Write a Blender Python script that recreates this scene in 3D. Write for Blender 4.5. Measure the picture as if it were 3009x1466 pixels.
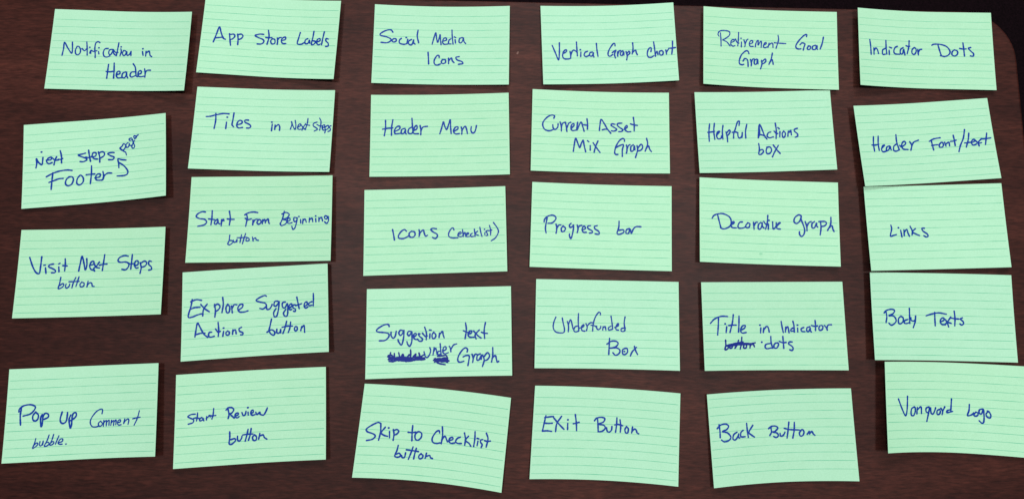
import bpy, math, random
from mathutils import Vector, Matrix

scene = bpy.context.scene
for o in list(bpy.data.objects):
    bpy.data.objects.remove(o)
col = scene.collection
MM = 0.001

# ------------------------------------------------------------------ camera
CAM_F, CAM_H, CAM_PITCH, CAM_ROLL, CAM_PX, CAM_PY = 2199.9999999991596, 0.6768205156269109, 0.1769760812779946, 0.10629358525007662, 1604.8098644200845, 451.8766296028382
camd = bpy.data.cameras.new("camera")
cam = bpy.data.objects.new("camera", camd)
col.objects.link(cam)
camd.sensor_fit = 'HORIZONTAL'
camd.sensor_width = 36.0
camd.lens = 36.0 * CAM_F / 3009.0
camd.shift_x = -(CAM_PX - 1504.5) / 3009.0
camd.shift_y = (CAM_PY - 733.0) / 3009.0
camd.clip_start = 0.01
camd.clip_end = 50.0
cam.location = (0, 0, CAM_H)
cam.rotation_euler = (Matrix.Rotation(CAM_PITCH, 3, 'X') @ Matrix.Rotation(CAM_ROLL, 3, 'Z')).to_euler()
scene.camera = cam

# ------------------------------------------------------------------ light
world = bpy.data.worlds.new("World")
scene.world = world
world.use_nodes = True
bg = world.node_tree.nodes["Background"]
bg.inputs[0].default_value = (0.92, 0.97, 1.0, 1)
bg.inputs[1].default_value = 0.035

def lamp(name, loc, size, size_y, power, colour, target=(0, 0, 0)):
    d = bpy.data.lights.new(name, 'AREA')
    d.shape = 'RECTANGLE'
    d.size, d.size_y = size, size_y
    d.energy = power
    d.color = colour
    o = bpy.data.objects.new(name, d)
    col.objects.link(o)
    o.location = loc
    o.rotation_euler = (Vector(loc) - Vector(target)).to_track_quat('Z', 'Y').to_euler()
    return o
# the room's ceiling fixtures: a pair over the table, a longer one beyond its far edge
lamp("ceiling_lamp", (-0.60, 0.12, 2.3), 0.26, 0.26, 23, (1.0, 0.97, 0.93))
lamp("ceiling_lamp", (0.66, 0.14, 2.3), 0.26, 0.26, 23, (1.0, 0.97, 0.93))
lamp("ceiling_lamp_far", (0.10, 2.1, 2.2), 1.4, 0.7, 58, (1.0, 0.98, 0.96))

scene.view_settings.view_transform = 'Standard'
scene.view_settings.look = 'None'
scene.view_settings.exposure = 0.07
scene.view_settings.gamma = 1.0

# ------------------------------------------------------------------ materials
def new_mat(name):
    m = bpy.data.materials.new(name)
    m.use_nodes = True
    nt = m.node_tree
    b = nt.nodes["Principled BSDF"]
    return m, nt, b

def node(nt, kind, **kw):
    n = nt.nodes.new(kind)
    for k, v in kw.items():
        setattr(n, k, v)
    return n

def mathn(nt, op, a, b=None, clamp=False):
    n = nt.nodes.new("ShaderNodeMath")
    n.operation = op
    n.use_clamp = clamp
    for i, x in enumerate((a, b)):
        if x is None:
            continue
        if hasattr(x, "links"):
            nt.links.new(x, n.inputs[i])
        else:
            n.inputs[i].default_value = x
    return n.outputs[0]

def mixc(nt, fac, a, b, blend='MIX'):
    n = nt.nodes.new("ShaderNodeMix")
    n.data_type = 'RGBA'
    n.blend_type = blend
    for i, x in ((0, fac), (6, a), (7, b)):
        if hasattr(x, "links"):
            nt.links.new(x, n.inputs[i])
        else:
            n.inputs[i].default_value = x
    return n.outputs[2]

def ramp(nt, src, stops):
    n = nt.nodes.new("ShaderNodeValToRGB")
    e = n.color_ramp.elements
    e[0].position, e[0].color = stops[0]
    e[1].position, e[1].color = stops[-1]
    for p, c in stops[1:-1]:
        x = e.new(p)
        x.color = c
    nt.links.new(src, n.inputs[0])
    return n.outputs[0]

def noise(nt, vec, scale, detail=4, rough=.55, dist=0.0):
    n = nt.nodes.new("ShaderNodeTexNoise")
    n.inputs["Scale"].default_value = scale
    n.inputs["Detail"].default_value = detail
    n.inputs["Roughness"].default_value = rough
    n.inputs["Distortion"].default_value = dist
    nt.links.new(vec, n.inputs["Vector"])
    return n.outputs[0]

def mapping(nt, vec, scale, rot=(0, 0, 0)):
    n = nt.nodes.new("ShaderNodeMapping")
    n.inputs["Scale"].default_value = scale
    n.inputs["Rotation"].default_value = rot
    nt.links.new(vec, n.inputs["Vector"])
    return n.outputs[0]

def bump(nt, b, height, dist, strength=1.0):
    n = nt.nodes.new("ShaderNodeBump")
    n.inputs["Distance"].default_value = dist
    n.inputs["Strength"].default_value = strength
    nt.links.new(height, n.inputs["Height"])
    nt.links.new(n.outputs[0], b.inputs["Normal"])

# dark mahogany laminate
def wood_mat(name, base=(0.033, 0.0082, 0.0060), dark=(0.012, 0.0032, 0.0034), light=(0.072, 0.0200, 0.0140)):
    m, nt, b = new_mat(name)
    tc = node(nt, "ShaderNodeTexCoord")
    o = tc.outputs["Object"]
    big = noise(nt, mapping(nt, o, (2.0, 9, 1)), 1.0, 6, .62, 1.0)
    mid = noise(nt, mapping(nt, o, (14, 85, 1)), 1.0, 6, .65, 1.2)
    fine = noise(nt, mapping(nt, o, (110, 520, 1)), 1.0, 4, .6)
    pore = noise(nt, mapping(nt, o, (110, 1500, 1)), 1.0, 2, .5)
    c1 = ramp(nt, big, [(.30, (*dark, 1)), (.5, (*base, 1)), (.72, (*light, 1))])
    c2 = ramp(nt, mid, [(.22, (*dark, 1)), (.5, (*base, 1)), (.80, (*light, 1))])
    c = mixc(nt, .42, c1, c2)
    g = ramp(nt, fine, [(.30, (.58, .56, .56, 1)), (.52, (1, 1, 1, 1)), (.74, (1.5, 1.46, 1.42, 1))])
    c = mixc(nt, 1.0, c, g, 'MULTIPLY')
    p = ramp(nt, pore, [(.36, (.55, .55, .55, 1)), (.46, (1, 1, 1, 1))])
    c = mixc(nt, .6, c, p, 'MULTIPLY')
    nt.links.new(c, b.inputs["Base Color"])
    sm = noise(nt, mapping(nt, o, (7, 9, 1)), 1.0, 4, .6)
    r = mathn(nt, 'MULTIPLY_ADD', sm, .16)
    r.node.inputs[2].default_value = .42
    nt.links.new(r, b.inputs["Roughness"])
    b.inputs["Specular IOR Level"].default_value = .16
    hs = mathn(nt, 'ADD', fine, mathn(nt, 'MULTIPLY', mid, .6))
    bump(nt, b, hs, 0.00012, .55)
    return m

WOOD = wood_mat("mahogany_laminate")
EDGE, _nt, _b = new_mat("table_edge_band")
_b.inputs["Base Color"].default_value = (0.030, 0.013, 0.011, 1)
_b.inputs["Roughness"].default_value = .42
STEEL, _nt, _b = new_mat("dark_steel")
_b.inputs["Base Color"].default_value = (0.02, 0.02, 0.022, 1)
_b.inputs["Metallic"].default_value = .6
_b.inputs["Roughness"].default_value = .45
# dark carpet
CARPET, _nt, _b = new_mat("dark_carpet")
_tc = node(_nt, "ShaderNodeTexCoord")
_c = noise(_nt, _tc.outputs["Object"], 260, 3, .7)
_nt.links.new(ramp(_nt, _c, [(.3, (0.002, 0.0008, 0.0016, 1)), (.7, (0.009, 0.0035, 0.006, 1))]), _b.inputs["Base Color"])
_b.inputs["Roughness"].default_value = 1.0
_b.inputs["Specular IOR Level"].default_value = .1
bump(_nt, _b, _c, .004, .6)

# green ruled card: printed lines follow the card's own UVs
def paper_mat(name, flip):
    m, nt, b = new_mat(name)
    uv = node(nt, "ShaderNodeUVMap")
    uv.uv_map = "card"
    sep = node(nt, "ShaderNodeSeparateXYZ")
    nt.links.new(uv.outputs[0], sep.inputs[0])
    u, v = sep.outputs[0], sep.outputs[1]
    if flip:
        v = mathn(nt, 'SUBTRACT', 1.0, v)
    oi = node(nt, "ShaderNodeObjectInfo")
    tc = node(nt, "ShaderNodeTexCoord")
    ob = tc.outputs["Object"]
    # distance to nearest rule, in card heights
    t = mathn(nt, 'DIVIDE', mathn(nt, 'SUBTRACT', v, .1275), .0905)
    k = mathn(nt, 'ROUND', t)
    d = mathn(nt, 'MULTIPLY', mathn(nt, 'ABSOLUTE', mathn(nt, 'SUBTRACT', t, k)), .0905)
    wob = noise(nt, mapping(nt, ob, (60, 900, 1)), 1.0, 2, .5)
    wid = mathn(nt, 'MULTIPLY_ADD', wob, .0022)
    wid.node.inputs[2].default_value = .0022
    line = mathn(nt, 'LESS_THAN', d, wid)
    inr = mathn(nt, 'MULTIPLY', mathn(nt, 'GREATER_THAN', k, -.5), mathn(nt, 'LESS_THAN', k, 9.5))
    inu = mathn(nt, 'MULTIPLY', mathn(nt, 'GREATER_THAN', u, .010), mathn(nt, 'LESS_THAN', u, .988))
    line = mathn(nt, 'MULTIPLY', mathn(nt, 'MULTIPLY', line, inr), inu)
    ink = noise(nt, mapping(nt, ob, (45, 160, 1)), 1.0, 3, .6)
    ink = ramp(nt, ink, [(.34, (.40, .40, .40, 1)), (.62, (1, 1, 1, 1))])
    fac = mathn(nt, 'MULTIPLY', line, ink)
    # the dyed stock: slight mottling of the pulp and card to card variation
    mot = noise(nt, ob, 45, 5, .6)
    fib = noise(nt, ob, 900, 3, .65)
    a = mixc(nt, mot, PAPER_A, PAPER_B)
    f = ramp(nt, fib, [(.25, (.91, .925, .91, 1)), (.75, (1.055, 1.04, 1.055, 1))])
    a = mixc(nt, 1.0, a, f, 'MULTIPLY')
    hv = node(nt, "ShaderNodeHueSaturation")
    nt.links.new(a, hv.inputs["Color"])
    vv = mathn(nt, 'MULTIPLY_ADD', oi.outputs["Random"], .075)
    vv.node.inputs[2].default_value = .955
    hh = mathn(nt, 'MULTIPLY_ADD', mathn(nt, 'FRACT', mathn(nt, 'MULTIPLY', oi.outputs["Random"], 7.3)), .014)
    hh.node.inputs[2].default_value = .495
    nt.links.new(hh, hv.inputs["Hue"])
    nt.links.new(vv, hv.inputs["Value"])
    c = mixc(nt, fac, hv.outputs[0], (0.10, 0.44, 0.27, 1))
    nt.links.new(c, b.inputs["Base Color"])
    b.inputs["Roughness"].default_value = .78
    b.inputs["Specular IOR Level"].default_value = .25
    bump(nt, b, mathn(nt, 'ADD', fib, mot), 0.0001, .4)
    return m

PAPER_A = (0.350, 0.665, 0.450, 1)
PAPER_B = (0.395, 0.705, 0.505, 1)
PAPER = paper_mat("green_ruled_card", False)
PAPER_UP = paper_mat("green_ruled_card_turned", True)

INK, _nt, _b = new_mat("blue_ballpoint_ink")
_tc = node(_nt, "ShaderNodeTexCoord")
_n = noise(_nt, mapping(_nt, _tc.outputs["Object"], (420, 420, 420)), 1.0, 3, .6)
_nt.links.new(ramp(_nt, _n, [(.3, (0.000, 0.020, 0.30, 1)), (.6, (0.000, 0.040, 0.27, 1)), (.8, (0.000, 0.064, 0.21, 1))]), _b.inputs["Base Color"])
_b.inputs["Roughness"].default_value = .5
_b.inputs["Specular IOR Level"].default_value = .15

SMUDGE_MAT, _nt, _b = new_mat("green_smudge")
_b.inputs["Base Color"].default_value = (0.24, 0.56, 0.36, 1)
_b.inputs["Roughness"].default_value = .8
CHIP, _nt, _b = new_mat("pale_chip")
_b.inputs["Base Color"].default_value = (0.14, 0.07, 0.055, 1)
_b.inputs["Roughness"].default_value = .7

# where the pen went over and over, the ink lies thicker and darker
INK_THICK, _nt, _b = new_mat("blue_ink_thick")
_b.inputs["Base Color"].default_value = (0.001, 0.014, 0.20, 1)
_b.inputs["Roughness"].default_value = .5
_b.inputs["Specular IOR Level"].default_value = .15

# ------------------------------------------------------------------ helpers
def mesh_obj(name, verts, faces, mat, parent=None, smooth=False, uvs=None, loc=None):
    me = bpy.data.meshes.new(name)
    me.from_pydata(verts, [], faces)
    me.materials.append(mat)
    if uvs is not None:
        ul = me.uv_layers.new(name="card")
        for lp in me.loops:
            ul.data[lp.index].uv = uvs[lp.vertex_index]
    me.polygons.foreach_set("use_smooth", [smooth] * len(me.polygons))
    me.update()
    o = bpy.data.objects.new(name, me)
    col.objects.link(o)
    if parent is not None:
        o.parent = parent
    if loc is not None:
        o.location = loc
    return o

def rounded_outline(x0, x1, y0, y1, r, n=14):
    pts = []
    for cx, cy, a0 in ((x1 - r, y1 - r, 0), (x0 + r, y1 - r, 90), (x0 + r, y0 + r, 180), (x1 - r, y0 + r, 270)):
        for i in range(n + 1):
            a = math.radians(a0 + 90 * i / n)
            pts.append((cx + r * math.cos(a), cy + r * math.sin(a)))
    return pts

# ------------------------------------------------------------------ setting
fl = mesh_obj("floor", [(-4, -4, -.74), (4, -4, -.74), (4, 4, -.74), (-4, 4, -.74)], [(0, 1, 2, 3)], CARPET)
fl["kind"] = "structure"

# the table, turned about five degrees against the camera
TA = math.atan2(.0889, .9960)
table = bpy.data.objects.new("table", None)
col.objects.link(table)
table.location = (0, 0, -.74)
table.rotation_euler = (0, 0, TA)
table["label"] = "dark mahogany table with rounded corner under all the green cards"
table["category"] = "table"

TX0, TX1, TY0, TY1, TR = -1.15, .4573, -.65, .2671, .048
def slab(name, insets, mat):
    """insets: list of (inset, z); rings joined, closed by caps"""
    base = None
    vs, fs = [], []
    n = None
    for ins, z in insets:
        ring = rounded_outline(TX0 + ins, TX1 - ins, TY0 + ins, TY1 - ins, TR - ins)
        n = len(ring)
        vs += [(x, y, z) for x, y in ring]
    for k in range(len(insets) - 1):
        for i in range(n):
            j = (i + 1) % n
            fs.append((k * n + i, (k + 1) * n + i, (k + 1) * n + j, k * n + j))
    fs.append(tuple(range(n)))
    fs.append(tuple(reversed(range((len(insets) - 1) * n, len(insets) * n))))
    return mesh_obj(name, vs, fs, mat, table)
# top surface with a softly eased edge, then the edge band beneath it
slab("tabletop", [(.0022, .74), (.0009, .7396), (.0002, .7388), (0, .7376), (0, .736)], WOOD)
slab("edge_band", [(.0006, .7358), (.0003, .735), (.0003, .713), (.003, .710)], EDGE)
for lx, ly in ((TX0 + .09, TY0 + .09), (TX1 - .09, TY0 + .09), (TX1 - .09, TY1 - .09), (TX0 + .09, TY1 - .09)):
    vs, fs = [], []
    n = 16
    prof = [(.0001, 0), (.026, 0), (.026, .008), (.020, .012), (.022, .60), (.024, .695), (.045, .700), (.045, .7098), (.0001, .7098)]
    for r, z in prof:
        for i in range(n):
            a = 2 * math.pi * i / n
            vs.append((lx + r * math.cos(a), ly + r * math.sin(a), z))
    for k in range(len(prof) - 1):
        for i in range(n):
            j = (i + 1) % n
            fs.append((k * n + i, k * n + j, (k + 1) * n + j, (k + 1) * n + i))
    mesh_obj("leg", vs, fs, STEEL, table, smooth=True)

# ------------------------------------------------------------------ notes
# key, corner xy in mm (top left, top right, bottom right, bottom left), edge bows, curl at left/right in mm,
# ruled side turned, words written in card units (u*2000, v*1200)
NOTES = [
 ('notif', [(-470.76, 207.3), (-340.9, 216.73), (-332.37, 141.09), (-462.51, 130.71)], [-0.07, 0.9], [-0.06, 0.72], 3, 11, False, [
  ('Notification', '175,697 184,596 186,499 239,582 300,661 306,603 293,494;366,555 348,613 357,665 385,683 414,657 416,599 387,556 361,557;437,587 472,618 502,585;491,483 506,584 517,682;541,564;560,608 564,657;673,488 646,475 616,500 612,581 624,649 631,716;549,652 563,611 598,624 644,612;668,567;667,622 676,659;798,571 752,581 735,639 753,691 791,703 831,682;853,583 817,596 812,648 840,664 862,617 865,583 880,640 911,674;939,479 931,581 922,679;869,585 912,633 940,627;978,542;976,570 986,614 974,678;1020,596 1004,636 1024,671 1051,658 1057,612 1028,595;1068,612 1076,667 1111,651 1128,605 1132,671'),
  ('in', '1298,565;1296,609 1311,666;1350,678 1350,606;1349,637 1394,602 1417,666 1442,683'),
  ('Header', '827,812 825,918 823,1020;804,918 862,922 920,909;904,789 914,903 919,1018;958,962 999,947 996,913 964,919 953,971 979,1010 1038,1003;1084,917 1042,940 1037,992 1072,1008 1095,968 1096,922 1105,979 1121,1007;1217,915 1167,921 1150,967 1175,995 1223,975;1178,794 1216,852 1240,972 1264,989;1266,954 1309,937 1305,897 1272,908 1267,966 1298,988 1354,982;1355,868 1371,931 1373,997;1369,933 1396,893 1447,890'),
 ]),
 ('footer', [(-474.53, 95.57), (-346.94, 119.47), (-330.77, 45.25), (-458.32, 20.5)], [-0.11, 0.59], [-0.02, 0.1], 3, 10, False, [
  ('Next', '171,636 180,569 174,501 205,560 247,595 256,552 260,494;240,412;307,535 366,532 371,497 328,511 310,556 340,588 383,574;381,504 420,542 463,545;441,497 420,548 408,609;489,412 506,490 509,590;463,534 496,539 523,527'),
  ('steps', '832,475 790,484 733,497 780,524 841,552 846,576 802,596 758,590;873,437 885,521 900,598;835,531 874,543 913,531;913,537 969,528 974,483 935,480 922,524 947,563 998,574;1008,472 1026,544 1028,621;1009,493 1060,474 1094,497 1083,538 1026,568;1234,502 1187,498 1140,508 1175,540 1231,569 1210,602 1152,597'),
  ('Footer', '311,772 391,732 488,705 585,698 653,710;396,721 387,819 378,958;346,856 404,838 479,815 533,814;614,797 576,835 567,892 600,924 648,905 672,843 652,800 606,800;755,791 723,835 718,899 757,925 800,888 803,830 771,787 750,793;914,664 913,781 900,920;843,787 893,785 960,785;960,843 1028,832 1033,791 993,794 971,839 989,875 1051,883;1073,760 1084,819 1071,882;1051,883 1076,871 1096,821 1142,790 1200,795'),
  ('arrow', '1301,726 1298,664 1287,600 1340,615 1405,627;1304,653 1375,707 1429,782 1423,829 1376,847 1276,844'),
  ('page', '1310,447 1346,420 1369,387 1399,414 1381,465 1345,480 1316,447 1369,494 1399,514 1411,554;1435,376 1405,402 1411,444 1441,436 1453,389 1459,420 1483,422;1483,315 1449,324 1459,348 1495,340 1495,322 1513,389 1531,439 1512,466 1489,446 1507,389 1531,355;1531,332 1555,304 1525,283 1519,307 1543,327 1567,288 1586,278'),
 ]),
 ('visit', [(-455.34, 2.14), (-328.13, 18.26), (-316.28, -56.46), (-444.85, -73.52)], [0.02, -0.13], [0.05, -0.39], 3, 8, False, [
  ('Visit', '142,381 194,510 244,589 287,600 295,512 299,372;336,492 357,488;360,524 374,602;462,476 415,486 401,513 451,537 494,565 488,593 446,594;532,477 547,466;535,516 543,583;612,406 619,484 617,573;588,500 647,505'),
  ('Next', '804,580 818,477 836,376 868,478 890,563 908,501 901,412;946,502 996,492 998,453 965,458 947,514 967,559 1007,571;999,459 1031,527 1083,545;1077,461 1037,521 1005,549 1019,585;1144,363 1135,473 1125,580;1080,506 1125,496 1184,491'),
  ('Steps', '1480,393 1427,383 1359,406 1337,451 1375,474 1444,471 1492,495 1489,540 1451,578 1399,570;1537,370 1532,473 1526,569;1492,495 1528,501 1563,497;1570,522 1622,516 1625,465 1590,464 1576,520 1602,560 1631,555;1656,489 1674,557 1663,635;1657,502 1714,468 1751,492 1730,536 1678,551;1821,477 1785,471 1782,515 1820,550 1825,584 1787,594'),
  ('button', '574,661 565,739 552,810 586,806 621,773 608,745 567,772;651,752 645,785 661,810 691,786 699,753;773,666 746,732 731,807;815,656 799,722 783,788;686,722 756,721 820,720;859,729 835,762 848,795 885,785 888,746 852,731;940,720 930,797;931,781 964,743 993,754 1001,788 1029,794'),
 ]),
 ('popup', [(-438.73, -115.94), (-310.86, -96.95), (-297.65, -170.98), (-426.62, -191.09)], [0.06, -0.37], [0.09, -0.6], 3, 10, False, [
  ('Pop', '159,558 164,522 212,482 292,470 355,494 353,536 301,591 216,613;188,507 180,606 192,726;370,568 338,614 342,666 373,683 402,659 404,606 368,570;454,604 437,650 443,733 453,760 462,714 466,630 494,590 531,608 529,644 469,672'),
  ('up', '705,585 685,673 698,720 730,732 764,703 773,625 773,594;817,627 799,689 818,794 834,754 835,670 847,613 878,601 890,631 871,667 821,701'),
  ('Comment', '1230,630 1235,583 1210,570 1152,601 1095,672 1077,734 1102,787 1151,798 1200,786;1218,724 1189,749 1194,786 1227,787 1242,757 1216,726;1260,719 1257,792;1259,750 1293,720 1295,790;1295,748 1329,718 1332,786;1357,785 1365,720;1364,751 1396,724 1395,787;1395,749 1427,719 1426,781;1454,754 1487,745 1486,719 1458,728 1449,765 1467,786 1500,782;1548,711 1534,773 1550,742 1588,712 1606,723 1597,780;1750,611 1725,706 1683,794;1659,712 1714,701 1765,695'),
  ('bubble', '395,907 384,968 364,1030 400,1010 426,982 411,963 381,988;450,949 447,990 462,1005 481,983 490,945;490,945 488,994;559,869 540,935 509,1007 545,1005 566,980 548,960 523,975;615,867 599,933 575,996 606,995 626,972 611,955 590,971;683,886 663,941 646,992;679,975 729,961 732,930 701,933 679,978 700,995 731,995;779,997'),
 ]),
 ('appstore', [(-334.28, 236.69), (-205.92, 242.99), (-200.35, 166.69), (-328.6, 161.0)], [-0.04, 0.77], [-0.02, 0.53], 3, 10, False, [
  ('App', '183,721 215,593 243,483 275,563 313,649 348,669;210,656 267,646 318,638;398,580 413,667 431,756;405,592 456,582 477,612 452,652 419,669;514,578 528,659 531,737;515,587 566,574 592,604 568,644 534,659'),
  ('Store', '886,556 827,556 765,580 809,608 883,635 898,671 866,705 808,709;949,489 967,592 949,703;921,601 963,604 1010,598;1017,614 997,653 1020,695 1060,681 1054,625 1015,617;1088,598 1099,647 1098,698;1095,635 1118,596 1147,589;1158,635 1211,617 1207,580 1166,600 1153,645 1181,681 1225,679'),
  ('Labels', '1425,503 1409,585 1396,673 1456,681 1502,651;1545,593 1511,619 1516,669 1558,662 1572,612 1583,661;1630,476 1623,566 1609,680 1652,672 1667,634 1622,623;1692,640 1734,621 1731,589 1695,603 1687,653 1715,684 1745,671;1789,482 1774,589 1765,683;1862,594 1824,588 1828,626 1862,656 1866,700 1829,707'),
 ]),
 ('tiles', [(-325.79, 148.06), (-198.5, 157.41), (-191.26, 81.74), (-319.36, 71.96)], [-0.03, 0.41], [-0.01, 0.15], 3, 9, False, [
  ('Tiles', '167,437 225,430 302,406 402,383 482,386;296,388 304,490 294,606;461,435;457,508 455,600;549,369 542,480 537,541 562,572;600,546 671,517 668,481 633,477 608,514 607,562 638,587 688,577;762,466 718,467 715,498 782,531 802,560 780,582 746,583'),
  ('in', '1098,485;1106,515 1103,611;1148,592 1148,526;1149,558 1195,519 1218,554 1218,602'),
  ('Next', '1376,585 1392,515 1382,467 1412,539 1446,587 1453,526 1437,454;1485,550 1519,532 1517,502 1494,514 1480,562 1505,586 1535,579;1523,507 1564,561 1602,587;1595,501 1563,555 1548,597;1625,422 1619,500 1596,587;1596,513 1657,524'),
  ('Steps', '1763,475 1716,494 1712,530 1757,560 1777,584 1730,608;1797,415 1823,475 1811,595;1765,512 1816,535 1852,529;1842,562 1877,547 1881,517 1857,523 1848,565 1869,595 1898,583;1883,547 1896,595 1890,634;1890,550 1930,523 1941,559 1899,592;1976,529 1944,547 1970,571 1966,601 1937,613'),
 ]),
 ('startfrom', [(-315.46, 64.73), (-188.73, 79.3), (-178.04, 4.13), (-305.92, -10.96)], [-0.05, 0.47], [0.0, -0.0], 3, 9, False, [
  ('Start', '219,498 175,494 121,520 100,559 142,588 214,601 244,641 209,680 128,697;311,481 312,584 305,676;269,595 313,602 352,608;390,602 359,625 350,659 372,671 393,642 396,608 404,654 422,666;446,609 445,694;445,643 468,603 478,626;545,489 563,587 555,684;523,598 568,604 618,605'),
  ('From', '759,543 808,515 876,504 938,513;785,543 795,589 779,703;767,591 796,612 830,607 852,601;875,613 875,684;877,659 903,613 937,608;960,608 933,648 951,676 985,660 983,620 957,610;1008,671 1011,614;1009,643 1039,609 1050,660;1049,643 1085,604 1099,661 1110,667'),
  ('Beginning', '1312,498 1292,595 1261,675;1279,538 1336,516 1384,545 1351,596 1293,612 1352,631 1336,676 1279,700 1258,669;1358,644 1398,626 1392,597 1363,608 1359,654 1388,671 1429,660;1497,599 1461,587 1451,621 1469,650 1498,622 1502,587 1493,656 1472,735 1444,754 1427,712;1525,576;1550,617 1554,668;1582,675 1585,612;1585,637 1615,612 1634,658;1675,659 1679,602;1679,627 1715,603 1728,654;1767,572;1768,609 1773,655;1817,650 1815,599;1818,624 1850,594 1870,646;1939,584 1903,572 1898,606 1928,618 1949,584 1955,642 1930,681 1900,658'),
  ('button', '569,826 563,906 548,945 577,959 613,929 618,906 579,897;622,895 630,923 657,918 672,884 670,924;729,822 721,873 713,930;784,803 765,874 747,947;670,861 726,862 803,857;814,863 793,885 800,908 833,903 832,874 812,863;879,854 892,911;888,889 921,864 933,892 964,901'),
 ]),
 ('explore', [(-307.46, -19.6), (-181.07, 1.45), (-167.53, -72.57), (-294.04, -94.36)], [-0.07, 0.42], [-0.02, 0.11], 3, 9, False, [
  ('Explore', '132,380 118,467 83,608 136,617 200,595 258,582;114,409 186,386 256,400;108,511 166,493 236,493;246,455 295,513 360,562;332,455 284,524 273,611;429,468 441,557 434,639;424,497 467,465 502,500 479,543 446,563;537,381 545,476 528,585;608,475 581,523 593,590 625,581 630,515 601,476;654,505 666,597;661,541 690,491 728,494;745,569 799,532 805,493 766,496 739,544 761,590 816,599 876,585'),
  ('Suggested', '1130,403 1105,390 1037,414 987,450 1037,475 1110,496 1127,536 1082,572 1037,562;1127,536 1138,581 1172,578 1200,541 1208,519;1286,479 1246,482 1234,532 1262,545 1297,502 1308,481 1296,591 1273,678 1239,687 1230,631 1262,578;1394,497 1354,505 1353,561 1388,574 1422,521 1427,599 1421,676 1392,693 1366,650 1399,597;1450,580 1485,558 1479,524 1451,544 1439,588 1462,606 1485,602;1531,543 1502,547 1502,581 1536,605 1530,632 1507,628;1555,439 1566,495 1588,599;1537,555 1594,541 1623,532;1657,569 1698,553 1698,514 1669,523 1657,567 1680,596 1709,581;1768,512 1727,532 1727,565 1764,562;1790,402 1791,486 1787,569'),
  ('Actions', '176,888 188,802 207,705 246,773 290,853 344,906;181,823 189,854 247,844 306,845;396,839 364,842 354,880 376,905 429,896;478,714 487,813 483,900;444,799 477,845 509,836;551,796;552,839 542,904;606,838 584,858 590,891 623,888 628,856 604,840;671,886 676,826;675,850 708,829 720,884;790,801 757,821 768,855 806,874 807,901 779,901'),
  ('button', '1199,718 1177,816 1165,870 1194,921 1233,934 1244,896 1199,861 1137,890;1273,860 1272,898 1295,916 1320,890 1326,860 1326,910;1409,761 1386,850 1357,920;1466,772 1454,854 1431,913;1346,837 1420,825 1494,829;1534,836 1517,868 1534,897 1557,882 1555,843 1532,839;1608,895 1620,841;1620,860 1655,832 1662,920'),
 ]),
 ('review', [(-296.64, -105.99), (-169.31, -85.72), (-156.95, -159.75), (-283.84, -180.98)], [-0.02, 0.14], [0.06, -0.34], 3, 7, False, [
  ('Start', '258,525 206,527 163,550 197,573 239,597 229,633 173,648;287,511 285,564 276,613;238,576 280,574 317,587;342,573 317,592 323,616 354,605 358,579 370,616;405,566 404,608;403,589 436,563 454,570;495,467 489,546 474,602;436,553 478,561 524,559'),
  ('Review', '656,499 683,472 730,472 757,500 731,541 694,549;683,495 695,559 685,609;700,549 737,583 764,608;775,587 817,567 811,546 779,559 780,596 807,608 828,594;864,544 881,582 908,573 918,531;942,485;945,543 948,580;983,558 1015,548 1009,521 988,530 983,567 1005,587 1037,580;1047,549 1064,582 1102,552 1107,579 1151,592 1178,557 1203,503'),
  ('button', '709,780 711,852 705,930 739,939 785,899 774,872 727,881;811,843 812,890 838,907 864,873 869,847;948,764 933,836 913,912;989,758 976,838 955,905;880,832 949,826 1013,828;1035,837 1008,871 1020,908 1052,910 1062,869 1033,839;1090,897 1105,825;1100,858 1149,848 1165,880 1198,903'),
 ]),
 ('social', [(-175.33, 244.98), (-48.99, 257.55), (-41.11, 180.73), (-167.14, 168.4)], [0.05, -0.5], [-0.02, 0.18], 4, 4, False, [
  ('Social', '277,418 246,384 175,397 101,445 102,476 179,491 245,519 252,550 194,584 112,581;292,517 269,543 288,568 329,553 322,516 289,520;404,507 376,539 383,583 443,599 490,585;475,493;497,520 485,585;553,520 513,547 514,590 556,602 578,544 583,519 585,569 607,591;644,372 635,467 658,565'),
  ('Media', '857,585 881,486 905,407 919,485 937,554 959,485 970,434 978,510 989,588;1014,537 1068,515 1055,484 1025,496 1009,547 1034,582 1088,578;1134,496 1104,521 1100,571 1138,577;1145,363 1151,458 1166,580;1182,468 1206,480;1195,511 1202,565;1303,477 1261,496 1256,552 1286,558 1310,521 1317,483 1328,540 1353,571'),
  ('Icons', '801,712 809,801 815,889;967,786 960,755 931,762 897,825 898,881 935,905 988,886;1016,817 999,854 1018,879 1059,866 1058,823 1014,819;1108,881 1105,797;1109,837 1147,791 1160,834 1188,865;1261,772 1213,784 1232,822 1299,847 1318,878 1252,890'),
 ]),
 ('menu', [(-166.45, 157.83), (-40.55, 173.7), (-30.73, 97.74), (-156.4, 81.95)], [0.03, -0.24], [0.01, -0.1], 3, 3, False, [
  ('Header', '212,377 214,491 198,605;317,370 301,479 300,599;171,509 243,497 318,491;348,541 411,509 417,467 376,473 342,527 354,575 430,569;493,497 446,515 441,569 476,569 499,516 499,564 513,582;586,480 545,510 540,564 581,576 604,552;591,350 598,456 607,567;616,531 662,505 662,456 633,474 610,540 628,576 686,577;709,457 721,529 719,592;719,538 750,481 814,470'),
  ('Menu', '993,583 1020,497 1044,407 1061,461 1091,522 1120,450 1144,378 1150,487 1158,584;1197,551 1256,514 1250,484 1215,495 1191,548 1221,588 1274,586;1304,491 1315,539 1311,593;1312,542 1357,480 1380,517 1394,589;1451,489 1445,543 1468,582 1498,568 1516,521 1525,473'),
 ]),
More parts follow.
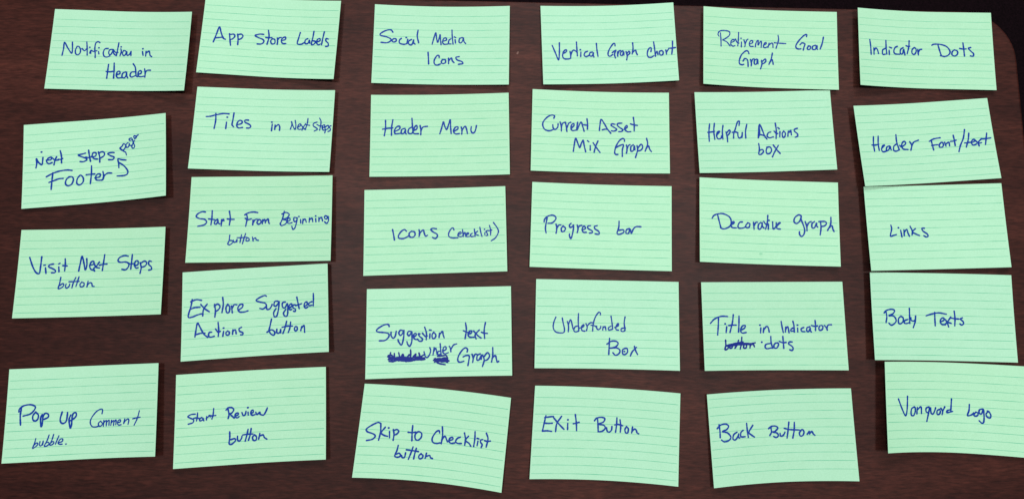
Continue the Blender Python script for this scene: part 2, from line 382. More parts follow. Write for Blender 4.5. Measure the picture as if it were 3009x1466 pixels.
 ('checklist', [(-159.5, 69.72), (-33.74, 86.82), (-23.2, 11.33), (-148.96, -5.92)], [0.01, -0.06], [-0.03, 0.2], 3, 3, False, [
  ('Icons', '396,570 411,645 423,716;589,598 561,574 515,602 479,658 487,693 550,700 618,668;663,600 629,628 635,674 675,687 709,659 703,613 659,602;766,580 775,632 766,678;769,640 823,587 840,634 857,675 886,664;1012,576 961,568 932,585 966,620 1017,651 1023,685 994,713 954,695'),
  ('checklist', '1259,600 1248,571 1219,582 1184,644 1189,690 1235,712 1316,712;1322,668 1362,650 1351,632 1322,649 1316,683 1350,698 1379,691;1380,599 1391,697;1390,674 1414,640 1425,698;1437,677 1466,659 1460,647 1437,658 1437,698 1477,699;1518,655 1495,671 1500,700 1540,699;1548,598 1557,702;1593,628 1558,662 1604,686;1626,572 1639,647 1655,705;1692,605;1697,649 1694,680;1743,622 1714,632 1731,667 1736,690 1713,693;1762,550 1778,617 1776,688;1749,628 1795,618;1820,512 1876,597 1886,655 1845,728 1784,769'),
 ]),
 ('suggestion', [(-144.69, -17.06), (-18.59, -1.18), (-8.92, -76.64), (-134.63, -92.75)], [0.01, -0.07], [-0.03, 0.21], 2, 3, False, [
  ('Suggestion', '312,512 299,485 243,489 166,531 139,563 167,583 256,593 306,611 306,654 257,696 180,700;339,590 339,633 368,672 395,646 406,602 409,578;500,572 466,566 445,603 467,637 500,605 513,567 512,660 485,763 446,723 435,690;612,586 578,585 562,617 584,645 612,608 623,586 624,717 597,782 569,759 557,721;651,660 684,637 679,615 656,620 646,663 674,695 707,689;735,622 712,621 729,654 769,688 763,715 730,720 704,698;799,533 824,613 822,703;768,612 813,662 835,652;863,572 891,576;872,625 869,685;925,604 902,637 908,686 942,681 953,638 922,606;998,677 1003,617;1000,647 1043,596 1054,640 1068,682'),
  ('text', '1364,487 1375,581 1357,701;1335,593 1380,614 1419,620;1402,644 1442,626 1448,599 1414,604 1397,647 1425,681 1498,680;1476,600 1532,661 1577,695;1555,585 1498,649 1509,706;1640,489 1622,586 1627,704;1583,618 1622,630 1667,636'),
  ('#under', '305,952 372,949 460,967 548,949 659,962 804,961;299,914 382,933 493,925 604,939 704,931 798,945;317,974 372,981 438,967 571,982 682,968 793,966;327,937 372,976 404,934 449,973 504,936 549,986 593,939 660,973 704,947 759,971;311,941 394,942 482,947 593,964 704,953 781,955;337,861 327,904 322,936;305,898 349,896 371,927;388,917 387,874;446,865 462,924;482,925 503,888 517,926;608,831 611,891 604,955;570,922 592,896 609,923;648,924 681,887 672,936;723,878 742,938;748,927 792,901 803,896'),
  ('Under', '792,863 809,923 837,940 870,898 883,844 870,809;915,910 931,812;927,858 953,818 965,867 971,900;1015,858 982,868 982,906 1015,901;1013,760 1021,847 1026,907;1049,861 1093,838 1088,800 1060,815 1049,869 1077,897 1127,882;1138,795 1155,828 1161,870;1158,852 1194,785 1241,767'),
  ('#in', '921,980 982,960 1060,967 1133,991;932,959 993,977 1060,951 1116,958;937,1002 993,993 1060,1000 1116,996;948,954 977,1009 1004,955 1038,1005 1066,951 1099,1006;976,927 1038,923 1093,919 1110,947 1116,1012;977,1014 1027,1031 1083,1041;943,986 993,982 1049,987 1110,979'),
  ('Graph', '1385,876 1390,844 1362,822 1317,853 1267,928 1256,988 1284,1013 1340,1000;1328,943 1373,925 1413,933 1407,996 1395,1058;1452,910 1468,965 1460,1019;1467,967 1491,916 1519,911;1564,907 1525,928 1519,987 1552,982 1581,923 1577,980;1597,924 1619,989 1594,1075;1615,948 1665,892 1693,936 1664,984 1619,1000;1738,826 1737,926 1720,1017;1726,971 1771,932 1787,981 1798,1022 1818,1008'),
 ]),
 ('skip', [(-134.68, -96.58), (-7.79, -95.26), (-7.22, -171.88), (-133.75, -172.78)], [-0.01, 1.32], [-0.01, 1.85], 3, 4, False, [
  ('Skip', '277,501 240,494 162,535 103,583 120,617 201,642 231,670 198,711 123,729;284,506 294,610 282,719;349,549 305,621 345,653 395,664;396,556;413,603 423,680;460,572 477,634 475,709;468,585 508,569 535,591 515,626 476,646'),
  ('to', '713,503 716,596 726,699;662,594 710,596 763,586;799,578 761,615 768,673 806,687 844,649 844,597 805,577 779,587'),
  ('Checklist', '1086,570 1074,540 1034,563 995,642 1007,693 1052,708 1105,695;1113,486 1129,594 1124,704;1124,655 1161,602 1190,645 1205,669;1222,656 1274,630 1265,608 1236,617 1222,659 1256,684 1303,673;1373,590 1333,612 1313,655 1346,674 1395,670;1421,532 1442,605 1442,687;1480,565 1444,622 1497,655 1525,688;1562,497 1569,588 1564,686;1598,579 1623,581;1614,613 1609,671;1678,583 1649,595 1652,623 1676,648 1666,687;1717,497 1746,564 1733,671;1704,593 1741,597 1783,587'),
  ('button', '552,770 543,837 523,907 560,922 600,902 577,869 541,885;611,896 626,923 655,916 662,858;752,777 732,859 709,938;798,791 786,855 779,926;667,820 740,824 831,831;870,854 844,885 854,920 889,909 897,875 864,857;931,909 941,842;940,884 987,867 1002,894 1030,902'),
 ]),
 ('vertical', [(-20.13, 260.8), (104.77, 277.95), (115.52, 201.79), (-9.37, 184.38)], [0.04, -0.27], [-0.01, 0.07], 4, 5, False, [
  ('Vertical', '153,608 195,718 239,828 256,718 262,568;310,733 360,706 361,674 323,699 302,768 325,812 385,818 422,806;415,700 424,756 420,808;421,771 445,706 470,681 500,696 523,719;518,559 520,657 523,769;571,676;578,713 572,780;676,702 639,720 625,764 654,783 698,765;749,715 712,727 709,771 746,772 767,722 762,760 769,791;816,582 820,685 831,783'),
  ('Graph', '1094,629 1090,591 1059,603 1000,689 982,758 1007,786 1051,760;1046,731 1103,695 1079,755 1090,815;1126,718 1125,787;1126,759 1151,707 1172,701;1205,709 1174,727 1166,770 1195,778 1217,722 1219,775;1253,723 1266,787 1255,849;1260,758 1296,719 1306,751 1264,789;1358,592 1359,678 1341,762;1347,743 1393,705 1403,743 1417,779'),
  ('Chart', '1620,741 1629,692 1612,678 1580,714 1564,776 1579,821 1620,827 1658,806;1669,591 1677,694 1683,814;1682,785 1710,740 1721,791;1782,732 1745,748 1754,799 1790,795 1799,752 1777,735;1840,729 1847,792;1845,763 1879,719;1947,601 1940,698 1923,797;1886,705 1939,704 1985,699'),
 ]),
 ('asset', [(-18.81, 179.62), (107.6, 190.0), (113.99, 114.11), (-12.32, 103.18)], [0.03, -0.39], [0.02, -0.24], 3, 3, False, [
  ('Current', '319,419 327,383 285,375 226,405 168,475 160,535 194,594 260,609 324,582;305,517 312,565 342,585 377,550 382,501;411,470 430,536 431,606;430,538 453,486 489,473;489,473 501,533 512,607;509,559 536,489 566,470;579,556 614,516 608,486 578,512 573,566 597,592 650,582;667,466 656,582 714,464 745,536 763,596;803,410 812,485 811,564;739,500 816,506'),
  ('Asset', '986,578 994,492 1011,413 1059,479 1101,551 1152,616;1028,567 1072,557 1107,560;1214,482 1166,476 1160,501 1214,536 1238,560 1202,583 1161,580;1314,462 1255,469 1249,499 1291,535 1326,559 1309,586 1267,590;1350,555 1391,521 1385,497 1362,516 1356,552 1391,588 1441,588;1480,374 1492,472 1492,578;1436,472 1486,486 1539,495'),
  ('Mix', '610,896 623,794 640,703 670,768 701,839 724,778 750,729 765,801 788,896;812,733 834,751;854,804 855,873;895,761 943,832 997,903;966,735 931,820 912,899'),
  ('Graph', '1350,734 1350,704 1320,692 1273,729 1226,814 1209,899 1226,928 1256,928;1220,836 1267,804 1335,782 1320,861 1320,957;1379,788 1389,848 1379,908;1385,850 1409,794 1432,781;1479,781 1444,811 1444,877 1479,865 1493,799 1502,859;1532,792 1540,858 1510,969;1539,837 1591,773 1614,815 1590,858 1543,876;1671,686 1685,773 1649,875;1657,848 1696,797 1714,845 1739,881'),
 ]),
 ('progress', [(-9.76, 93.28), (116.68, 102.91), (122.27, 26.79), (-3.94, 17.36)], [0.02, -0.27], [0.01, -0.14], 3, 3, False, [
  ('Progress', '185,567 192,526 232,484 301,463 350,490 343,531 298,574 240,582;227,504 207,641 218,719;356,589 369,646 360,716;365,654 392,605 426,598;461,608 433,644 440,689 475,682 491,641 455,610;571,569 548,593 555,627 589,615 606,589 602,672 575,782 551,749 551,720;658,589 671,646 660,699;665,649 688,605 722,593;729,658 775,637 763,603 740,615 729,662 753,690 788,689;850,592 810,601 816,636 869,663 875,691 834,699;943,589 903,604 915,638 967,671 970,711 916,707'),
  ('bar', '1255,518 1251,605 1228,687 1263,703 1321,673 1315,638 1245,648;1401,618 1361,637 1355,683 1390,685 1413,624 1430,684 1459,623 1499,589 1566,588'),
 ]),
 ('underfunded', [(3.02, 7.28), (129.32, 18.06), (135.74, -57.73), (9.66, -68.52)], [-0.01, 0.1], [-0.02, 0.26], 3, 3, False, [
  ('Underfunded', '284,515 257,584 250,661 287,716 361,728 400,717 405,670 387,594 373,525;444,571 462,637 459,712;457,617 489,548 512,614 524,671;592,629 552,646 536,691 559,712 604,701;599,463 597,580 606,690;609,659 649,651 677,628 671,612 643,640 649,689 689,700;705,600 723,644 712,694;718,635 762,588 796,584;907,475 904,447 875,447 830,520 805,610 799,696;774,619 819,623 853,642;853,631 859,664 882,677 910,652 912,630;939,679 944,635;943,654 973,634 984,681;1052,627 1018,650 1024,678 1066,671;1055,492 1069,583 1078,668;1103,645 1154,620 1154,587 1126,626 1126,670 1160,678;1245,646 1199,658 1199,691 1239,690 1253,645;1251,496 1239,579 1252,679'),
  ('Box', '1035,791 1030,892 1024,1007;999,870 1058,831 1126,830 1154,862 1114,907 1041,924 1126,917 1176,944 1171,987 1120,1018 1081,984;1255,920 1216,943 1216,992 1244,1005 1283,974 1278,925 1250,922;1240,964;1379,890 1396,950 1423,1001;1407,906 1351,962 1322,1022'),
 ]),
 ('exit', [(11.81, -83.2), (137.74, -76.66), (141.07, -152.19), (15.17, -159.02)], [-0.05, 1.0], [-0.07, 1.3], 3, 4, False, [
  ('Exit', '172,390 159,461 136,592;156,417 218,406 276,399;160,488 212,491 264,487;136,592 195,586 262,593;270,405 350,491 429,564;388,394 327,492 316,595;476,439;476,483 478,565;574,368 593,475 602,575;551,489 591,480 631,468'),
  ('Button', '841,439 870,405 933,391 980,405 965,450 903,480 973,494 992,531 953,571 896,583;882,415 892,497 898,579;1009,525 1022,568 1051,578 1079,549 1083,505;1147,387 1145,485 1135,575;1190,410 1203,492 1200,569;1120,480 1173,472 1231,485;1283,492 1262,532 1275,575 1303,568 1307,518 1279,495;1355,570 1364,493;1360,550 1393,518 1417,533 1429,565 1452,574'),
 ]),
 ('retirement', [(133.45, 276.68), (261.21, 286.57), (265.2, 209.64), (137.87, 200.41)], [-0.02, 0.3], [-0.02, 0.32], 7, 3, False, [
  ('Retirement', '238,451 222,420 244,374 313,354 394,370 394,427 332,482 294,504;259,398 267,499 269,601;294,504 356,531 387,567 406,591;424,535 468,511 462,486 424,508 418,565 449,591 480,580;536,373 532,482 523,581;486,478 517,533 542,538;573,460;579,517 576,595;616,483 635,551 628,590;633,548 659,487 678,466;702,544 746,520 746,488 715,496 696,541 715,578 758,576;788,581 801,517 832,477 831,553 862,501 881,494 876,589;923,545 954,522 948,503 923,523 911,575 941,588 966,572;978,584 997,514;991,548 1033,512 1051,524 1054,581;1131,386 1136,464 1099,590;1075,505 1142,509 1244,512'),
  ('Goal', '1551,396 1554,364 1515,377 1442,455 1394,533 1399,577 1434,591 1464,587;1453,525 1484,495 1525,510 1513,555 1500,605;1578,540 1560,572 1571,597 1601,584 1605,546 1575,538;1679,525 1638,545 1637,589 1678,588 1691,544 1703,531 1700,575 1708,590;1798,398 1781,485 1747,584'),
  ('Graph', '692,693 677,656 640,655 578,719 545,809 553,859 590,869 614,861;602,812 627,773 664,783 676,826 678,892;713,780 728,836 725,880;726,826 744,779 769,769;811,769 775,790 774,846 805,845 817,794 821,775 828,843;879,784 887,840 865,919;882,812 934,763 945,794 921,826 884,841;1044,667 1025,759 991,842;1006,806 1037,765 1048,796 1054,839'),
 ]),
 ('helpful', [(130.49, 191.9), (257.55, 209.09), (266.44, 134.25), (139.96, 116.59)], [-0.06, 0.47], [-0.04, 0.29], 8, 3, False, [
  ('Helpful', '198,476 180,597 176,737;161,603 222,597 266,586;270,470 254,585 261,709;299,637 338,598 339,586 308,598 292,659 313,701 356,690 365,659;397,501 381,599 383,706;436,599 449,672 450,747;445,614 487,569 497,600 463,648;637,504 647,443 616,455 579,552 550,625 543,692;527,606 576,601 611,613;610,626 613,674 636,693 668,663 679,602 669,684;754,487 728,591 724,694'),
  ('Actions', '910,694 921,594 944,494 986,608 1005,670 1035,717;936,515 935,607 925,668;929,643 982,657 1011,670;1099,611 1062,622 1041,670 1074,698 1129,685;1173,481 1180,589 1168,713;1147,600 1174,631 1197,638;1204,547 1224,566;1232,609 1223,690;1288,604 1262,640 1269,696 1293,690 1309,636 1283,607;1341,680 1353,606 1369,625 1389,595 1393,665;1485,568 1449,579 1440,609 1478,647 1481,684 1445,701'),
  ('box', '909,779 913,862 899,935 937,938 970,900 954,869 915,883;1028,835 1010,889 1021,932 1063,927 1090,879 1070,836 1023,838;1119,807 1167,881 1209,934;1193,815 1135,905 1094,982'),
 ]),
 ('decorative', [(140.73, 113.16), (268.22, 122.59), (272.73, 46.69), (145.59, 37.44)], [-0.01, 0.12], [0.01, -0.15], 8, 3, False, [
  ('Decorative', '183,580 211,538 277,512 349,508 432,545 462,602 449,672 395,712 341,723 306,708;265,530 288,622 312,713;467,657 509,629 497,612 467,637 461,678 485,700 538,701;628,613 587,620 562,668 574,702 633,699 669,681;705,621 675,663 687,691 722,684 735,637 703,621;788,612 796,710;796,660 824,611 847,610;894,608 859,644 858,702 887,701 911,654 912,607 919,665 940,688;996,505 988,605 961,704;936,592 964,629 1000,630;1012,575;1005,627 1001,703;1064,596 1071,695 1110,659 1116,606;1133,643 1174,604 1151,611 1127,646 1126,687 1173,695'),
  ('graph', '1470,496 1436,483 1383,522 1368,581 1404,609 1451,567 1476,496 1469,543 1501,635 1516,704 1498,768 1463,789 1441,753 1442,724;1525,576 1546,645 1548,709;1546,648 1576,592 1611,573;1657,572 1622,602 1620,660 1654,660 1685,595 1684,630 1700,652;1742,581 1745,663 1731,762;1714,571 1805,568 1821,602 1792,632 1752,639;1888,505 1881,601 1835,695;1861,656 1899,624 1909,670 1925,707'),
 ]),
 ('title', [(148.51, 19.77), (275.36, 33.64), (282.94, -42.14), (156.18, -55.15)], [-0.0, 0.02], [0.01, -0.14], 8, 3, False, [
  ('Title', '109,566 173,506 268,471 364,474;230,489 221,606 207,722;322,573;343,612 330,692;445,449 428,552 386,690;373,596 426,591 479,591;526,469 520,575 509,685;545,660 599,631 607,597 565,608 539,663 561,699 617,692'),
  ('in', '819,593;829,632 822,698;862,693 871,632;870,656 913,610 935,632 945,688'),
  ('Indicator', '1120,544 1129,622 1142,697;1171,688 1180,622;1179,646 1209,616 1221,697;1281,633 1252,649 1250,677 1281,672;1283,542 1294,600 1294,688;1343,594;1343,633 1342,685;1427,627 1393,644 1396,677 1441,683;1512,616 1472,633 1469,677 1497,677 1517,633 1518,666 1528,688;1590,533 1592,600 1587,668;1536,600 1580,611 1619,605;1653,602 1634,639 1649,666 1683,650 1691,611 1670,598;1714,600 1740,633 1749,663;1742,641 1765,594 1810,589'),
  ('#button', '317,794 317,860 303,920 341,910 354,877 323,873;377,872 376,904 405,894 413,850;503,796 483,851 445,905;552,754 542,840 520,917;425,845 508,829 566,824;588,851 569,884 579,906 609,895 610,862 583,851;660,901 669,852;668,871 704,841 725,887;331,866 413,850 518,849 622,854 739,832;378,861 519,840 681,844;366,874 518,856 704,852'),
  ('dots', '832,825;951,842 894,853 875,886 896,913 962,903;963,749 964,831 982,908;1026,837 1002,864 1005,903 1039,903 1064,864 1060,837 1021,838;1131,749 1134,832 1135,908;1078,815 1123,832 1173,829;1258,823 1219,823 1206,848 1244,876 1264,903 1251,936 1215,928'),
 ]),
 ('back', [(160.56, -75.14), (285.76, -57.26), (294.68, -132.39), (171.13, -150.15)], [-0.13, 0.9], [-0.18, 1.25], 5, 4, True, [
  ('Back', '140,408 145,490 142,571;109,454 157,415 230,404 272,435 241,477 180,499 250,521 292,579 259,620 193,630 159,605;386,521 336,550 320,603 348,621 387,586 408,544 399,587 415,599;471,505 439,530 435,584 494,589;528,416 530,509 537,599;612,449 552,533 584,573 623,601'),
  ('Button', '863,491 867,551 840,594;829,505 876,477 935,478 958,506 917,543 881,552 939,566 959,600 928,626 894,610;985,573 988,606 1017,608 1043,581 1054,560;1119,432 1099,539 1076,640;1194,438 1183,542 1156,640;1049,510 1117,529 1255,539;1277,545 1252,577 1260,616 1295,611 1316,567 1296,534 1273,544;1357,596 1389,558 1389,593;1390,589 1423,561 1439,592 1460,612'),
 ]),
 ('indicator', [(278.74, 290.66), (408.93, 302.25), (413.22, 225.62), (282.41, 214.49)], [-0.04, 0.45], [-0.05, 0.62], 10, 3, False, [
  ('Indicator', '175,486 186,590 189,718;235,712 236,614;235,659 267,612 291,638 306,695;415,608 371,639 373,702 411,699;429,481 429,600 435,695;479,583 513,595;474,632 474,698;604,564 569,585 546,642 565,683 633,686;693,578 650,615 648,678 682,669 699,605 710,654 715,693;789,467 779,566 750,673;739,547 776,559 796,551;863,569 828,606 826,662 859,677 888,631 883,583 858,571;913,595 919,683;920,647 943,601 972,593'),
  ('Dots', '1124,525 1158,508 1248,509 1337,542 1382,611 1363,667 1303,697 1240,684;1215,523 1231,593 1253,684;1450,589 1417,617 1408,666 1445,687 1485,658 1487,609 1445,590;1574,477 1581,586 1585,684;1522,566 1572,575 1617,571;1682,549 1649,564 1685,612 1717,646 1706,684 1668,679'),
 ]),
 ('headerfont', [(277.43, 194.44), (405.44, 217.58), (417.46, 142.55), (289.09, 120.11)], [-0.07, 0.37], [-0.03, 0.16], 11, 3, False, [
  ('Header', '247,472 231,581 232,693;202,599 260,601 313,591;322,469 305,584 307,682;355,650 399,612 393,606 365,623 345,671 365,706 431,693;474,622 433,638 419,686 452,682 485,628 486,665 496,681;584,602 542,631 532,691 568,705 614,689;599,460 595,572 617,689;631,620 659,643 727,603 714,566 681,583 660,637 684,680 751,690;793,576 815,633 792,702;811,647 853,586 927,560'),
  ('Font', '1082,588 1152,556 1247,545;1113,578 1120,652 1127,719;1108,651 1150,648 1197,645;1254,612 1220,646 1220,683 1255,686 1277,657 1271,620 1248,614;1300,616 1311,677;1309,649 1358,620 1363,675;1437,522 1442,602 1442,675;1388,610 1435,607 1466,597'),
  ('slash', '1610,449 1573,575 1516,680 1481,769'),
  ('text', '1661,508 1638,604 1594,711;1579,648 1625,646 1672,643;1676,652 1726,629 1724,604 1694,614 1675,656 1699,688 1747,673;1733,617 1772,663 1818,660;1827,600 1774,651 1776,706;1911,523 1888,610 1867,692;1832,606 1895,605 1955,600'),
 ]),
 ('links', [(289.41, 120.19), (418.61, 138.18), (426.39, 62.41), (297.13, 45.44)], [-0.05, 0.37], [0.01, -0.08], 10, 3, True, [
  ('Links', '366,561 373,617 345,715 395,708 439,697;477,601;507,637 518,734;554,714 556,632;555,669 599,627 612,680 631,727;652,582 679,652 670,707;727,619 680,664 725,694 780,719;859,616 823,617 837,656 892,698 903,728 876,742 842,723'),
 ]),
 ('body', [(297.0, 44.07), (427.37, 55.39), (431.66, -20.25), (302.01, -30.67)], [-0.04, 0.51], [0.01, -0.13], 11, 3, False, [
  ('Body', '212,544 220,617 203,695;183,561 219,527 294,510 342,526 315,571 252,600 325,605 358,660 331,705 280,728 245,700;434,603 396,637 392,699 428,706 460,670 463,626 429,605;534,647 485,664 477,698 512,703 551,691;563,495 560,602 558,702;577,624 581,658 616,668 641,646 648,589 640,668 605,758'),
  ('Texts', '801,593 875,569 980,550 1087,565;925,546 923,641 923,728;995,675 1048,650 1049,622 1021,622 996,662 1016,706 1067,711;1071,638 1096,693 1110,740;1146,605 1097,671 1061,707;1097,673 1150,692;1198,523 1203,624 1194,722;1156,619 1206,626 1255,628;1306,610 1277,628 1308,660 1316,688 1289,711 1266,695'),
 ]),
 ('corner', [(310.19, -31.3), (440.88, -22.87), (444.37, -99.04), (313.0, -105.42)], [-0.04, 0.55], [-0.04, 0.77], 16, 3, False, [
  ('Vanguard', '195,500 242,622 294,721 322,644 336,466;435,607 391,634 382,710 418,721 445,667 447,615;468,699 478,613;476,647 533,607 537,696;653,606 610,623 608,671 644,676 659,611 636,709 611,798;676,616 679,687 708,697 734,653 747,615;805,636 769,653 767,702 802,695 815,657;823,619 846,662 836,705;844,664 878,601;959,636 913,649 907,676 987,657;977,492 967,593 960,663'),
  ('Logo', '1216,554 1207,636 1183,702 1231,694 1270,664;1298,652 1269,686 1284,705 1317,694 1324,661 1295,650;1391,603 1347,617 1340,660 1371,669 1396,608 1402,700 1393,775 1370,793 1335,763;1464,631 1430,666 1444,708 1481,714 1491,678 1469,636 1448,627'),
 ]),
]
SMUDGE = (0.4446, 0.8773)
SCUFF = (-36.7, 213.5)

def hgt(u, v, hl, hr):
    a = max(0.0, 1 - u / .6)
    b = max(0.0, (u - .4) / .6)
    return .5 + (hl * a * a + hr * b * b) * (.82 + .18 * v) + 1.4 * v * v

def surf(n, u, v):
    c, bt, bb, hl, hr = n
    k = 4 * u * (1 - u)
    x = (1-u)*(1-v)*c[0][0] + u*(1-v)*c[1][0] + u*v*c[2][0] + (1-u)*v*c[3][0] + k*((1-v)*bt[0] + v*bb[0])
    y = (1-u)*(1-v)*c[0][1] + u*(1-v)*c[1][1] + u*v*c[2][1] + (1-u)*v*c[3][1] + k*((1-v)*bt[1] + v*bb[1])
    return Vector((x, y, hgt(u, v, hl, hr)))

def catmull(pts, step=.45):
    if len(pts) == 1:
        return pts
    P = [pts[0] * 2 - pts[1]] + pts + [pts[-1] * 2 - pts[-2]]
    out = []
    for i in range(1, len(P) - 2):
        a, b, c, d = P[i-1], P[i], P[i+1], P[i+2]
        n = max(2, int((c - b).length / step))
        for j in range(n):
            t = j / n
            out.append(.5 * ((2*b) + (c-a)*t + (2*a-5*b+4*c-d)*t*t + (-a+3*b-3*c+d)*t*t*t))
    out.append(P[-2])
    return out

def stroke_geo(pts, w, z0, rng, vs, fs):
    """pts: 2D points in mm on the card's own sheet; appended ribbon with round ends (x, y, lift)"""
    if len(pts) == 1:
        b = len(vs)
        r = w * .72
        for i in range(10):
            a = i * math.pi / 5
            vs.append((pts[0].x + r * math.cos(a), pts[0].y + r * .85 * math.sin(a), z0))
        fs.append(tuple(range(b, b + 10)))
        return
    L = catmull(pts)
    n = len(L)
    ph = rng.random() * 6
    rows = []
    for i, p in enumerate(L):
        t = (L[min(i+1, n-1)] - L[max(i-1, 0)])
        if t.length < 1e-6:
            t = Vector((1, 0))
        t.normalize()
        nn = Vector((-t.y, t.x))
        ww = w * (.5 + .055 * math.sin(ph + i * .35) + .03 * math.sin(ph * 3 + i * 1.1))
        rows.append((p, t, nn, ww))
    b = len(vs)
    z = z0
    dz = .012 / n
    # start cap
    p, t, nn, ww = rows[0]
    start = [(p + nn * ww * math.sin(a) - t * ww * math.cos(a)) for a in (math.radians(-50), 0, math.radians(50))]
    vs += [(q.x, q.y, z) for q in start]
    for p, t, nn, ww in rows:
        z += dz
        q, r = p - nn * ww, p + nn * ww
        vs.append((q.x, q.y, z)); vs.append((r.x, r.y, z))
    p, t, nn, ww = rows[-1]
    end = [(p + nn * ww * math.sin(a) + t * ww * math.cos(a)) for a in (math.radians(50), 0, math.radians(-50))]
    vs += [(q.x, q.y, z) for q in end]
    fs.append((b, b + 3, b + 4, b + 2, b + 1)[::-1])
    o = b + 3
    for i in range(n - 1):
        fs.append((o + 2*i, o + 2*i + 2, o + 2*i + 3, o + 2*i + 1))
    e = o + 2 * n
    fs.append((o + 2*n - 2, e + 2, e + 1, e, o + 2*n - 1))

LABELS = {
 'notif': "green ruled index card at top left reading Notification in Header",
 'footer': "tilted green card reading Next steps Footer, arrow pointing to small word page",
 'visit': "green ruled card at left reading Visit Next Steps button",
 'popup': "green ruled card in the lower left corner reading Pop up Comment bubble",
 'appstore': "green card in the top row, cut by the frame, ending in word Labels",
 'tiles': "green ruled card reading Tiles in Next steps, writing squeezed at right edge",
 'startfrom': "green ruled card reading Start From Beginning button",
 'explore': "green ruled card reading Explore Suggested Actions button",
 'review': "green ruled card in the bottom row reading Start Review button",
 'social': "green ruled card in the top row reading Social Media Icons",
 'menu': "green ruled card reading Header Menu on a single line",
 'checklist': "green ruled card reading Icons with checklist in brackets",
 'suggestion': "green card reading Suggestion text Under Graph with two scribbled out words",
 'skip': "clockwise tilted green card in the bottom row reading Skip to Checklist button",
 'vertical': "green ruled card in the top row reading Vertical Graph Chart",
 'asset': "green ruled card reading Current Asset Mix Graph",
 'progress': "green ruled card in the middle reading Progress bar",
 'underfunded': "green ruled card reading Underfunded Box",
 'exit': "green ruled card in the bottom row reading Exit Button",
 'retirement': "green ruled card in the top row reading Retirement Goal Graph",
 'helpful': "green ruled card reading Helpful Actions box",
 'decorative': "green ruled card reading Decorative graph on a single line",
 'title': "green card reading Title in Indicator dots with the word button struck through",
 'back': "upside down green ruled card in the bottom row reading Back Button",
 'indicator': "green ruled card beside the rounded table corner reading Indicator Dots",
 'headerfont': "tilted green card reading Header Font/text under the Indicator Dots card",
 'links': "upside down green ruled card with the single word Links",
 'body': "green ruled card near the right edge reading Body Texts",
 'corner': "lifted green card cut off by the right frame edge, last word Logo",
}

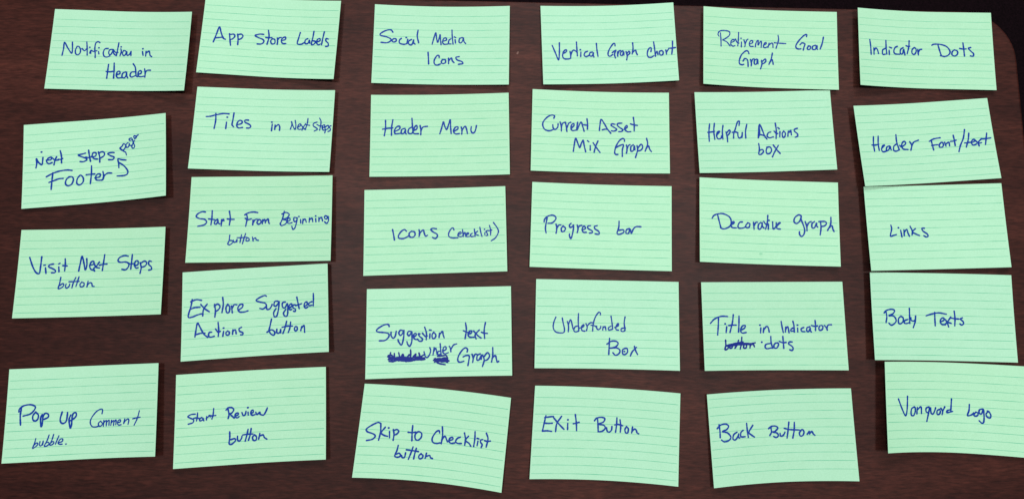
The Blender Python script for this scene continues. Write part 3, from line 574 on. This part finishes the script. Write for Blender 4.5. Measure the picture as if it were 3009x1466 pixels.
# small cramped words were written with a lighter hand (mm)
WIDTH = {'bubblepopup': 1.05, 'Commentpopup': 1.1, 'buttonstartfrom': 1.15, 'buttonvisit': 1.2, 'pagefooter': 1.2,
         'Stepstiles': 1.15, 'Nexttiles': 1.15, 'checklistchecklist': 1.2, 'Beginningstartfrom': 1.25,
         'Notificationnotif': 1.25, 'Underfundedunderfunded': 1.25, 'Retirementretirement': 1.2,
         'Undersuggestion': 1.25, 'Mediasocial': 1.3, 'Startreview': 1.25}
NU, NV = 48, 20
TH = .22   # card stock, mm
for idx, (key, cor, bt, bb, hl, hr, flip, words) in enumerate(NOTES):
    rng = random.Random(idx * 7 + 3)
    n = (cor, bt, bb, hl, hr)
    c0 = surf(n, .5, .5)
    c0.z = 0
    vs, fs, uvs = [], [], []
    for top in (0, 1):
        for j in range(NV + 1):
            for i in range(NU + 1):
                u, v = i / NU, j / NV
                p = surf(n, u, v) - c0
                p.z += 0 if top else -TH
                # the faintest unevenness of a handled card
                p.z += .10 * math.sin(u * 5 + idx) * math.sin(v * 4 + idx * 2)
                vs.append(tuple(p * MM))
                uvs.append((u, v))
    S = (NU + 1) * (NV + 1)
    W1 = NU + 1
    for j in range(NV):
        for i in range(NU):
            a = j * W1 + i
            fs.append((a, a + 1, a + W1 + 1, a + W1))
            fs.append((S + a, S + a + W1, S + a + W1 + 1, S + a + 1))
    def rim(a, b):
        k = len(vs)
        for q in (a, S + a, S + b, b):
            vs.append(vs[q])
            uvs.append(uvs[q])
        fs.append((k, k + 1, k + 2, k + 3))
    for i in range(NU):
        rim(i, i + 1)
        rim(NV * W1 + i + 1, NV * W1 + i)
    for j in range(NV):
        rim((j + 1) * W1, j * W1)
        rim(j * W1 + NU, (j + 1) * W1 + NU)
    card = mesh_obj("index_card", vs, fs, PAPER_UP if flip else PAPER, None, True, uvs, tuple(c0 * MM))
    card["label"] = LABELS[key]
    card["category"] = "index card"
    card["group"] = "green ruled index cards laid out on the table"
    # basis to carry ink from mm-in-sheet to the curled surface
    wmm, hmm = 127.0, 76.2
    si = 0
    for word, strokes in words:
        v2, f2 = [], []
        crossed = word.startswith('#')
        for st in strokes.split(';'):
            pts = []
            for q in st.split():
                a, b = q.split(',')
                pts.append(Vector((int(a) / 2000 * wmm, int(b) / 1200 * hmm)))
            stroke_geo(pts, 1.45 if crossed else WIDTH.get(word + key, 1.42), .07 + .014 * si, rng, v2, f2)
            si = (si + 1) % 9
        out = []
        for x, y, z in v2:
            u, v = x / wmm, y / hmm
            p = surf(n, u, v) - c0
            p.z += z + .10 * math.sin(u * 5 + idx) * math.sin(v * 4 + idx * 2)
            out.append(tuple(p * MM))
        nm = {'arrow': 'handwritten_arrow', 'slash': 'handwritten_slash'}.get(word, 'crossed_out_word' if crossed else 'handwritten_word')
        w = mesh_obj(nm, out, f2, INK_THICK if crossed else INK, card, False)
        if crossed:
            w["label"] = "word scribbled out in blue ink"

    if key == 'decorative':
        # a faint greenish smudge low on this card
        u0, v0 = SMUDGE
        out = []
        for i in range(12):
            a = i * math.pi / 6
            r = (1.5 if i % 2 else 1.1)
            p = surf(n, u0 + r * 1.25 * math.cos(a) / wmm, v0 + r * .8 * math.sin(a) / hmm) - c0
            p.z += .06 + .10 * math.sin(u0 * 5 + idx) * math.sin(v0 * 4 + idx * 2)
            out.append(tuple(p * MM))
        mesh_obj("smudge", out, [tuple(range(12))], SMUDGE_MAT, card)

# a pale chip in the laminate between the top row cards
_rot = Matrix.Rotation(-TA, 2)
_p = _rot @ Vector(SCUFF) * MM
_rng = random.Random(5)
_v = []
for i in range(9):
    a = i * 2 * math.pi / 9
    r = .0011 * (.7 + .5 * _rng.random())
    _v.append((_p.x + r * .75 * math.cos(a) + r * .5 * math.sin(a), _p.y + r * 1.3 * math.sin(a), .74006))
mesh_obj("chip_mark", _v, [tuple(range(9))], CHIP, bpy.data.objects["tabletop"])
